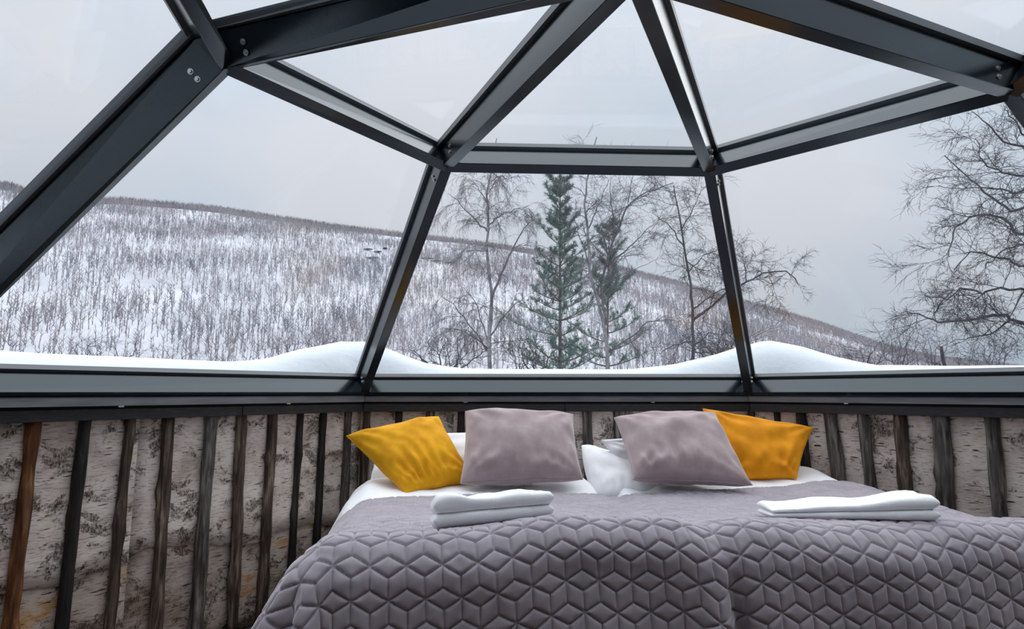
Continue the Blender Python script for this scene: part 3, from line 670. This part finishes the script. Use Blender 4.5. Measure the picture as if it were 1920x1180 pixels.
# valley ground from the dome to the foot of the hill
rr_ = np.array([0, 3.2, 5, 8, 12, 20, 32, 60, 110]); zz_ = np.array([-1.45, -1.45, -.9, -.8, -1.1, -2.2, -4.2, -7.4, -7.6])
aa = np.linspace(-pi, pi, 120); A2, R2 = np.meshgrid(aa, rr_); X2 = CX + R2 * np.sin(A2); Y2 = CY + R2 * np.cos(A2)
Z2 = np.interp(R2, rr_, zz_) + .12 * np.sin(X2 * .9) * np.sin(Y2 * .7) * (R2 > 5) * (R2 < 40)
gr = link('ground', mesh('ground', np.stack([X2, Y2, Z2], -1).reshape(-1, 3), grid_faces(len(aa), len(rr_)), True), M['snow']); tag(gr, kind='structure')
def ground_z(x, y): return float(np.interp(math.hypot(x - CX, y - CY), rr_, zz_))

# ------------------------------------------------------------------ far birch forest on the hillside: nobody could count it
def hill_xyz(az, v):
    dr = np.interp(az, azs, Dr); zr = np.interp(az, azs, RZ); D = 80 + (dr - 80) * v
    x, y = D * np.sin(az), D * np.cos(az); z = prof_z(v, zr) + lump(x, y) * np.clip(1 - np.abs(v - .5) * 1.9, 0, 1); return x, y, z, D
def sinnoise(x, y):
    return (np.sin(x * .05 + 2 * np.sin(y * .021)) * np.sin(y * .043 + 1.5 * np.sin(x * .027)) + .6 * np.sin(x * .13 + y * .07) * np.sin(y * .11 - x * .05))
def forest(name, n, vmin, vmax, hmin, hmax, nb, bw, mt, label, dens=None, az0=-1.45, az1=1.45):
    az = RNG.uniform(az0, az1, n); v = vmin + (vmax - vmin) * RNG.random(n) ** .75
    x, y, z, D = hill_xyz(az, v)
    if dens is not None: k = RNG.random(n) < dens(az, v, x, y); x, y, z, D, v = x[k], y[k], z[k], D[k], v[k]
    n = len(x); h = RNG.uniform(hmin, hmax, n)
    P0 = np.stack([x, y, z - .3], -1); lean = RNG.normal(0, .05, (n, 2)); top = P0 + np.stack([lean[:, 0] * h, lean[:, 1] * h, h], -1)
    S = [P0]; E_ = [top]; R0 = [np.full(n, bw * .55)]; 
    for b_ in range(nb):
        f = RNG.uniform(.12, .8, n)[:, None]; s = P0 + (top - P0) * f; a = RNG.uniform(0, 2 * pi, n); ln = h * RNG.uniform(.22, .5, n) * (1.05 - f[:, 0] * .6)
        up = RNG.uniform(.7, 1.6, n); dv = np.stack([np.cos(a), np.sin(a), up], -1); dv /= np.linalg.norm(dv, axis=1, keepdims=True)
        S.append(s); E_.append(s + dv * ln[:, None]); R0.append(np.full(n, bw * .36))
    S, E_, R0 = np.concatenate(S), np.concatenate(E_), np.concatenate(R0)
    # one slender three sided spike each
    Dv = E_ - S; Dn = Dv / np.linalg.norm(Dv, axis=1, keepdims=True); side = np.cross(Dn, [0, 0, 1.]) + 1e-3; side /= np.linalg.norm(side, axis=1, keepdims=True); oth = np.cross(Dn, side)
    Vt = np.stack([S + side * R0[:, None], S - side * R0[:, None] * .5 + oth * R0[:, None] * .87, S - side * R0[:, None] * .5 - oth * R0[:, None] * .87, E_], 1).reshape(-1, 3)
    F1 = np.array([(0, 1, 3), (1, 2, 3), (2, 0, 3)]); Fc = (F1[None] + (np.arange(len(S)) * 4)[:, None, None]).reshape(-1, 3)
    o = link(name, mesh(name, Vt, Fc), mt); tag(o, label, 'forest', kind='stuff'); return o
forest('hillside_forest', 100000, .01, .95, 3.0, 6.2, 6, .155, M['hilltree'], 'bare grey birch forest scattered over the snowy hillside',
       lambda az, v, x, y: np.clip(.62 + .38 * sinnoise(x, y) + .40 * (az > .25) * (az < 1) - .35 * np.exp(-((v - .80) / .05) ** 2) * (az < .15) * (az > -.2), .12, 1))
forest('ridge_forest', 26000, .91, 1.0, 3.5, 6.5, 4, .34, M['ridgetree'], 'dark brownish line of bare trees along the top of the hill',
       lambda az, v, x, y: np.clip(.35 + (v - .93) / .05 + (az > .25), 0, 1))
forest('valley_thicket', 1800, .0, .08, 2.5, 4.5, 18, .060, M['hilltree'], 'thin leafless thicket at the foot of the hill, just above the snow')

# ------------------------------------------------------------------ single bare trees
class Segs:
    def __init__(s): s.a = []; s.b = []; s.r0 = []; s.r1 = []
    def add(s, p, q, r, r2): s.a.append(tuple(p)); s.b.append(tuple(q)); s.r0.append(r); s.r1.append(r2)
    def mesh(s, nm, sides=3):
        V, Fc = prisms(s.a, s.b, s.r0, s.r1, sides); return mesh(nm, V, Fc, False)
def grow(sg, p, d, ln, r, depth, rs, droop, crook, fan=.75, step=None):
    """one branch as a crooked chain, with children"""
    n = 5 if depth > 0 else 4; step = ln / n; q = Vector(p); d = Vector(d).normalized()
    for i in range(n):
        d = (d + Vector((rs.gauss(0, crook), rs.gauss(0, crook), rs.gauss(0, crook) - droop * (1 + i * .5)))).normalized()
        q2 = q + d * step; ra = r * (1 - i / n * .55); rb = r * (1 - (i + 1) / n * .55); sg.add(q, q2, ra, rb)
        if depth > 0:
            for c in range(2 if rs.random() < .55 else 1):
                ax = Vector((rs.gauss(0, 1), rs.gauss(0, 1), rs.gauss(0, .6))).normalized(); nd = (d + ax * fan).normalized(); 
                grow(sg, q2, nd, ln * rs.uniform(.38, .66), max(rb * .6, .0022), depth - 1, rs, droop * 1.3, crook * 1.1, fan)
        q = q2
def px_line(pts, Y, dy=0, rs=None):
    out = []
    for i, (a, b_) in enumerate(pts): out.append(at(a, b_, Y + (dy * i) + (rs.uniform(-.15, .15) if rs and i else 0)))
    return out
def resample(P, n):
    P = [Vector(p) for p in P]; L_ = [0]
    for a, b_ in zip(P[:-1], P[1:]): L_.append(L_[-1] + (b_ - a).length)
    out = []
    for i in range(n):
        s = L_[-1] * i / (n - 1)
        for j in range(len(P) - 1):
            if s <= L_[j + 1] + 1e-9: out.append(P[j].lerp(P[j + 1], (s - L_[j]) / max(1e-9, L_[j + 1] - L_[j]))); break
    return out
def bare_tree(name, label, trunk, limbs, Y, r0, cat='tree', group=None, seed=0, tw=.5, depth=2, droop=.02, crook=.16, tmat='birch_trunk_bark', mats='birch_twig_bark', rtw=.008, ptw=.75, root_ext=True, tshrink=.22):
    rs = random.Random(seed); tp = px_line(trunk, Y)
    if root_ext:
        g = ground_z(tp[0].x, tp[0].y) - .05
        if tp[0].z > g: tp = [Vector((tp[0].x + (tp[0].x - tp[1].x) * .1, tp[0].y, g))] + tp
    root = empty(name, tp[0]); O = root.location; tw_s = Segs()
    n = max(8, len(tp) * 3); P = resample(tp, n); P = [p + Vector((rs.gauss(0, .008) * Y / 10, rs.gauss(0, .02) * Y / 10, 0)) for p in P]
    rad = [r0 * (1 - (1 - tshrink) * i / (n - 1)) for i in range(n)]
    link('trunk', tube('trunk', [p - O for p in P], rad, 7), M[tmat], root)
    def twigs(P, rad, start, dens, tl):
        for i in range(len(P) - 1):
            if i / len(P) < start: continue
            for _ in range(rs.choice((1, 2, 2)) if rs.random() < dens else 0):
                d0 = (P[i + 1] - P[i]).normalized(); ax = Vector((rs.gauss(0, 1), rs.gauss(0, .7), rs.gauss(0, .7))).normalized()
                grow(tw_s, P[i].lerp(P[i + 1], rs.random()) - O, d0 * .7 + ax, tl * rs.uniform(.5, 1.2), max(.0028, min(rtw, rad[i] * .5)), depth, rs, droop, crook)
    twigs(P, rad, .25, ptw, tw)
    for lm in limbs:
        tw2 = tw; pts, rl = lm[0], lm[1]
        LP = px_line(pts, Y, rs.uniform(-.12, .12), rs); m_ = max(7, 3 * len(LP)); LP = resample(LP, m_)
        LP = [LP[0]] + [p + Vector((rs.gauss(0, .012), rs.gauss(0, .03), rs.gauss(0, .012))) * (Y / 10) for p in LP[1:]]
        rd = [max(.004, rl * (1 - .72 * i / (m_ - 1))) for i in range(m_)]
        link('limb', tube('limb', [p - O for p in LP], rd, 6), M[mats], root); twigs(LP, rd, .12, ptw + .15, tw2)
    if tw_s.a: tg = link('twigs', tw_s.mesh('twigs'), M[mats], root); tg['kind'] = 'stuff'
    tag(root, label, cat, group); return root

bare_tree('birch_tree', 'tall slender birch with weeping twigs beside the young pine, seen through the middle pane',
          [(918, 700), (918, 640), (922, 560), (914, 480), (916, 420), (912, 370), (922, 320), (930, 262)],
          [([(915, 435), (880, 400), (858, 375), (842, 362)], .018), ([(914, 425), (935, 405), (965, 393), (990, 388)], .016), ([(922, 560), (950, 490), (978, 435), (1002, 408)], .026), ([(920, 630), (945, 590), (985, 555)], .018),
           ([(912, 380), (895, 350), (880, 335)], .012), ([(915, 660), (880, 610), (850, 570), (825, 555)], .020), ([(916, 640), (890, 560), (868, 540)], .016), ([(922, 340), (940, 330), (960, 345)], .01), ([(915, 470), (895, 470), (872, 472)], .01), ([(916, 655), (870, 620), (830, 615)], .016)],
          11.5, .052, seed=3, tw=.60, droop=.09, depth=2, ptw=.55)
bare_tree('birch_tree', 'crooked many stemmed birch between the young pine and the lone leaning birch',
          [(1140, 700), (1136, 620), (1120, 560), (1106, 510), (1102, 440), (1096, 380), (1104, 320), (1118, 258)],
          [([(1138, 610), (1128, 540), (1140, 480), (1160, 430), (1178, 380), (1230, 355), (1262, 345)], .030), ([(1138, 500), (1175, 470), (1205, 440), (1222, 420)], .018), ([(1106, 500), (1085, 440), (1072, 400)], .014), ([(1103, 430), (1125, 380), (1140, 335)], .014),
           ([(1140, 660), (1180, 635), (1215, 605), (1255, 592)], .022), ([(1140, 480), (1128, 430), (1150, 400)], .014), ([(1160, 430), (1142, 380), (1146, 330)], .014), ([(1178, 380), (1185, 340), (1195, 300)], .010), ([(1125, 560), (1165, 520), (1225, 490)], .012)],
          11.0, .050, seed=8, tw=.58, droop=.02, depth=2, crook=.2, ptw=.5)
bare_tree('birch_tree', 'lone dark leaning birch whose long branch reaches past the frame post into the side pane',
          [(1297, 690), (1300, 640), (1298, 580), (1292, 520), (1282, 460), (1276, 410), (1262, 350)],
          [([(1300, 600), (1340, 570), (1376, 540), (1400, 530), (1440, 507), (1475, 510), (1500, 530)], .026), ([(1298, 580), (1335, 555), (1362, 540)], .016), ([(1285, 470), (1262, 430), (1225, 400)], .013), ([(1278, 430), (1300, 390), (1312, 362)], .012), ([(1290, 510), (1318, 480), (1345, 470)], .013), ([(1400, 530), (1398, 500), (1390, 478)], .010), ([(1300, 650), (1330, 625), (1370, 628)], .014), ([(1300, 640), (1260, 650), (1235, 665)], .014), ([(1440, 507), (1450, 540), (1446, 556)], .008), ([(1288, 490), (1320, 510), (1352, 500)], .01)],
          10.0, .040, seed=12, tw=.50, depth=2, crook=.22, tmat='dark_twig_bark', mats='dark_twig_bark', ptw=.5)
bare_tree('birch_tree', 'large dark tangled birch at the edge of the side pane, branches spreading towards the middle',
          [(2010, 720), (2000, 620), (1985, 520), (1960, 420), (1940, 320), (1925, 240), (1905, 175)],
          [([(2000, 640), (1940, 625), (1900, 598), (1870, 590), (1800, 603), (1760, 603), (1705, 585)], .028), ([(1990, 560), (1920, 545), (1875, 540), (1840, 552), (1800, 540), (1770, 562), (1735, 553)], .020), ([(1960, 440), (1910, 440), (1870, 405), (1830, 402), (1790, 430), (1780, 480)], .022), ([(1950, 380), (1900, 395), (1850, 360), (1810, 330), (1775, 290)], .020), ([(1935, 280), (1890, 270), (1850, 235), (1822, 210)], .016), ([(1940, 330), (1895, 330), (1850, 310), (1830, 260)], .016),
           ([(1980, 500), (1920, 500), (1860, 480), (1820, 470), (1790, 505)], .018), ([(1965, 450), (1915, 460), (1880, 470), (1845, 505)], .016), ([(1930, 260), (1900, 230), (1880, 200)], .012), ([(1900, 598), (1860, 625), (1830, 632), (1785, 640)], .012), ([(1975, 480), (1925, 540), (1890, 600)], .016), ([(1945, 350), (1900, 360), (1855, 350), (1800, 355), (1760, 345)], .014)],
          7.2, .055, seed=21, tw=.55, depth=2, crook=.22, tmat='dark_twig_bark', mats='dark_twig_bark', rtw=.0060, ptw=.36)
# low crooked shrubs near the window, each a thing
sh = 'low bare shrubs above the snow bank'
def shrub(x, y, hgt, spread, Y, seed, label, mats='dark_twig_bark', stems=4, tw=.38, rad=.014, depth=1):
    rs = random.Random(seed); limbs = []
    for i in range(stems):
        a = (i / max(1, stems - 1) - .5) * 2 * spread + rs.uniform(-.1, .1) * spread; h_ = hgt * rs.uniform(.6, 1)
        limbs.append(([(x + a * .05, y), (x + a * .45 + rs.uniform(-8, 8), y - h_ * .3), (x + a * .7, y - h_ * .6), (x + a + rs.uniform(-10, 10), y - h_)], rad))
    return bare_tree('bare_shrub', label, [(x, y), (x + rs.uniform(-6, 6), y - hgt * .45), (x + rs.uniform(-12, 12), y - hgt * .9)], limbs, Y, rad * 1.2, 'shrub', sh, seed, tw, depth, .0, .2, mats, mats, rad * .38, .55)
shrub(845, 700, 75, 75, 8.5, 31, 'wide crooked shrub with sprawling limbs beside the foot of the weeping birch')
shrub(1004, 700, 60, 32, 9, 32, 'small forked shrub between the weeping birch and the young pine', stems=3)
shrub(1345, 690, 80, 70, 8.5, 33, 'tangled shrub close to the frame post below the lone leaning birch', stems=5)
shrub(975, 700, 95, 28, 10, 34, 'thin upright shrub behind the small forked shrub', stems=3, rad=.010)
shrub(165, 695, 60, 28, 14, 35, 'solitary small shrub low on the slope in the side pane with the long snow edge', stems=3)
shrub(232, 700, 70, 26, 15, 36, 'spindly shrub next to the solitary small shrub', stems=2)
shrub(545, 690, 75, 40, 15, 37, 'spreading shrub beside the snow hump outside the side pane', mats='birch_twig_bark', stems=4)
shrub(610, 690, 100, 45, 17, 38, 'taller thin shrub directly behind the snow hump', mats='birch_twig_bark', stems=5)
shrub(1625, 700, 55, 35, 12, 39, 'twisted low shrub on the snow under the falling ridge line', stems=4)
shrub(1685, 700, 105, 40, 14, 40, 'pale spreading shrub standing against the lower end of the ridge', mats='birch_twig_bark', stems=5, tw=.6)
shrub(1745, 700, 80, 38, 13, 41, 'fine twigged shrub beside the broken dark stem', mats='birch_twig_bark', stems=4, tw=.5)
shrub(1860, 700, 85, 55, 12, 42, 'broad bare shrub under the large tangled birch', mats='birch_twig_bark', stems=5, tw=.5)
shrub(340, 700, 60, 30, 18, 43, 'faint thin shrub midway along the long snow edge', mats='birch_twig_bark', stems=3)
bare_tree('broken_stem', 'short dark broken tree stem sticking out of the snow', [(1772, 705), (1771, 680), (1766, 650)], [([(1771, 690), (1755, 682), (1738, 680)], .014)], 8.0, .030, 'stump', None, 51, .15, 0, .0, .1, 'dark_twig_bark', 'dark_twig_bark', .006, .2, tshrink=.7)

# ------------------------------------------------------------------ pines
def pine(label, x, ytop, ybase, Y, wid, seed, r0, skew=0, skip=0):
    rs = random.Random(seed); top = at(x, ytop, Y); bot = at(x + skew, ybase, Y); g = ground_z(bot.x, bot.y) - .05; bot0 = Vector((bot.x, bot.y, g))
    root = empty('pine_tree', bot0); O = root.location; n = 14; P = resample([bot0, bot, top], n)
    link('trunk', tube('trunk', [p - O for p in P], [r0 * (1 - .85 * i / (n - 1)) for i in range(n)], 7), M['pine_bark'], root)
    H = top.z - bot.z; nd = Segs(); zt = top.z
    z = .1; lev = 0
    while z < H:
        f = z / H; R = wid * (f ** .8) * (.9 + .22 * math.sin(lev * 2.4)) + .16
        nb = 5 if f > .15 else 4
        for k in range(nb):
            if rs.random() < skip: continue
            a = 2 * pi * (k + rs.random() * .6) / nb + lev; ln = R * rs.uniform(.5, 1.2); c = bot.lerp(top, 1 - f)
            upw = .95 - .85 * min(1, f * 1.3); d0 = Vector((math.cos(a), math.sin(a), upw)); pts = [c]
            for i in range(5):
                d0 = (d0 + Vector((rs.gauss(0, .06), rs.gauss(0, .06), .10))).normalized(); pts.append(pts[-1] + d0 * ln / 5)
            link('branch', tube('branch', [p - O for p in pts], [max(.004, .012 * (1 - i * .14)) * (.5 + f) for i in range(6)], 5), M['pine_bark'], root)
            # side shoots with needle tufts towards the tips
            for i in range(1, 6):
                for q in range(3):
                    s = pts[i].lerp(pts[i - 1], rs.random() * .8); sd = (d0 + Vector((rs.gauss(0, .8), rs.gauss(0, .8), rs.uniform(.0, .8)))).normalized(); sl_ = ln * rs.uniform(.10, .26) + .04
                    e = s + sd * sl_; nd.add(s - O, e - O, .004, .003)
                    if i < 2 and rs.random() < .6: continue
                    for _ in range(26):
                        b0 = s.lerp(e, rs.random() ** .6); vv = (sd * .8 + Vector((rs.gauss(0, .8), rs.gauss(0, .8), rs.gauss(0, .7) + .15))).normalized()
                        nd.add(b0 - O, b0 + vv * rs.uniform(.05, .095) - O, .0050, .0015)
        z += H * .056 * rs.uniform(.7, 1.35); lev += 1
    o = link('needles', nd.mesh('needles'), M['needles'], root); o['kind'] = 'stuff'
    tag(root, label, 'tree', 'young pines outside'); return root
pine('tall young green pine with a straight trunk in the centre of the middle pane', 1050, 318, 700, 11.8, 1.10, 61, .050, skip=.25)
pine('smaller dark green pine tangled with the many stemmed birch', 1142, 425, 700, 12.4, 1.0, 62, .040, -4, skip=.6)

# rock ledges showing through the snow high on the hill
rg = empty('rock_ledges', tuple(at(690, 480, 330))); tag(rg, 'thin dark rock ledges showing through the snow high on the hill', 'rocks')
O = rg.location
for (px, py, wd) in ((690, 470, 7), (708, 474, 6), (698, 486, 9), (800, 487, 10), (818, 492, 8), (845, 495, 8), (722, 468, 4)):
    el = at(px, py, 1.0); az = math.atan2(el.x, el.y); te = el.z / math.hypot(el.x, el.y)
    vv = np.linspace(.3, .99, 300); X, Y_, Z, D = hill_xyz(np.full(300, az), vv); i = int(np.argmin(np.abs(Z / D - te))); c = Vector((X[i], Y_[i], Z[i] + .6))
    bm = bmesh.new(); bmesh.ops.create_icosphere(bm, subdivisions=2, radius=1)
    for v in bm.verts: v.co = Vector((v.co.x * wd * .34, v.co.y * 1.2, v.co.z * .40)) * (1 + .35 * noise.noise(v.co * 1.7 + Vector((px, 0, 0))))
    me = bpy.data.meshes.new('rock'); bm.to_mesh(me); bm.free(); me.materials.append(M['rock']); o = link('rock', me, None, rg); o.location = c - O
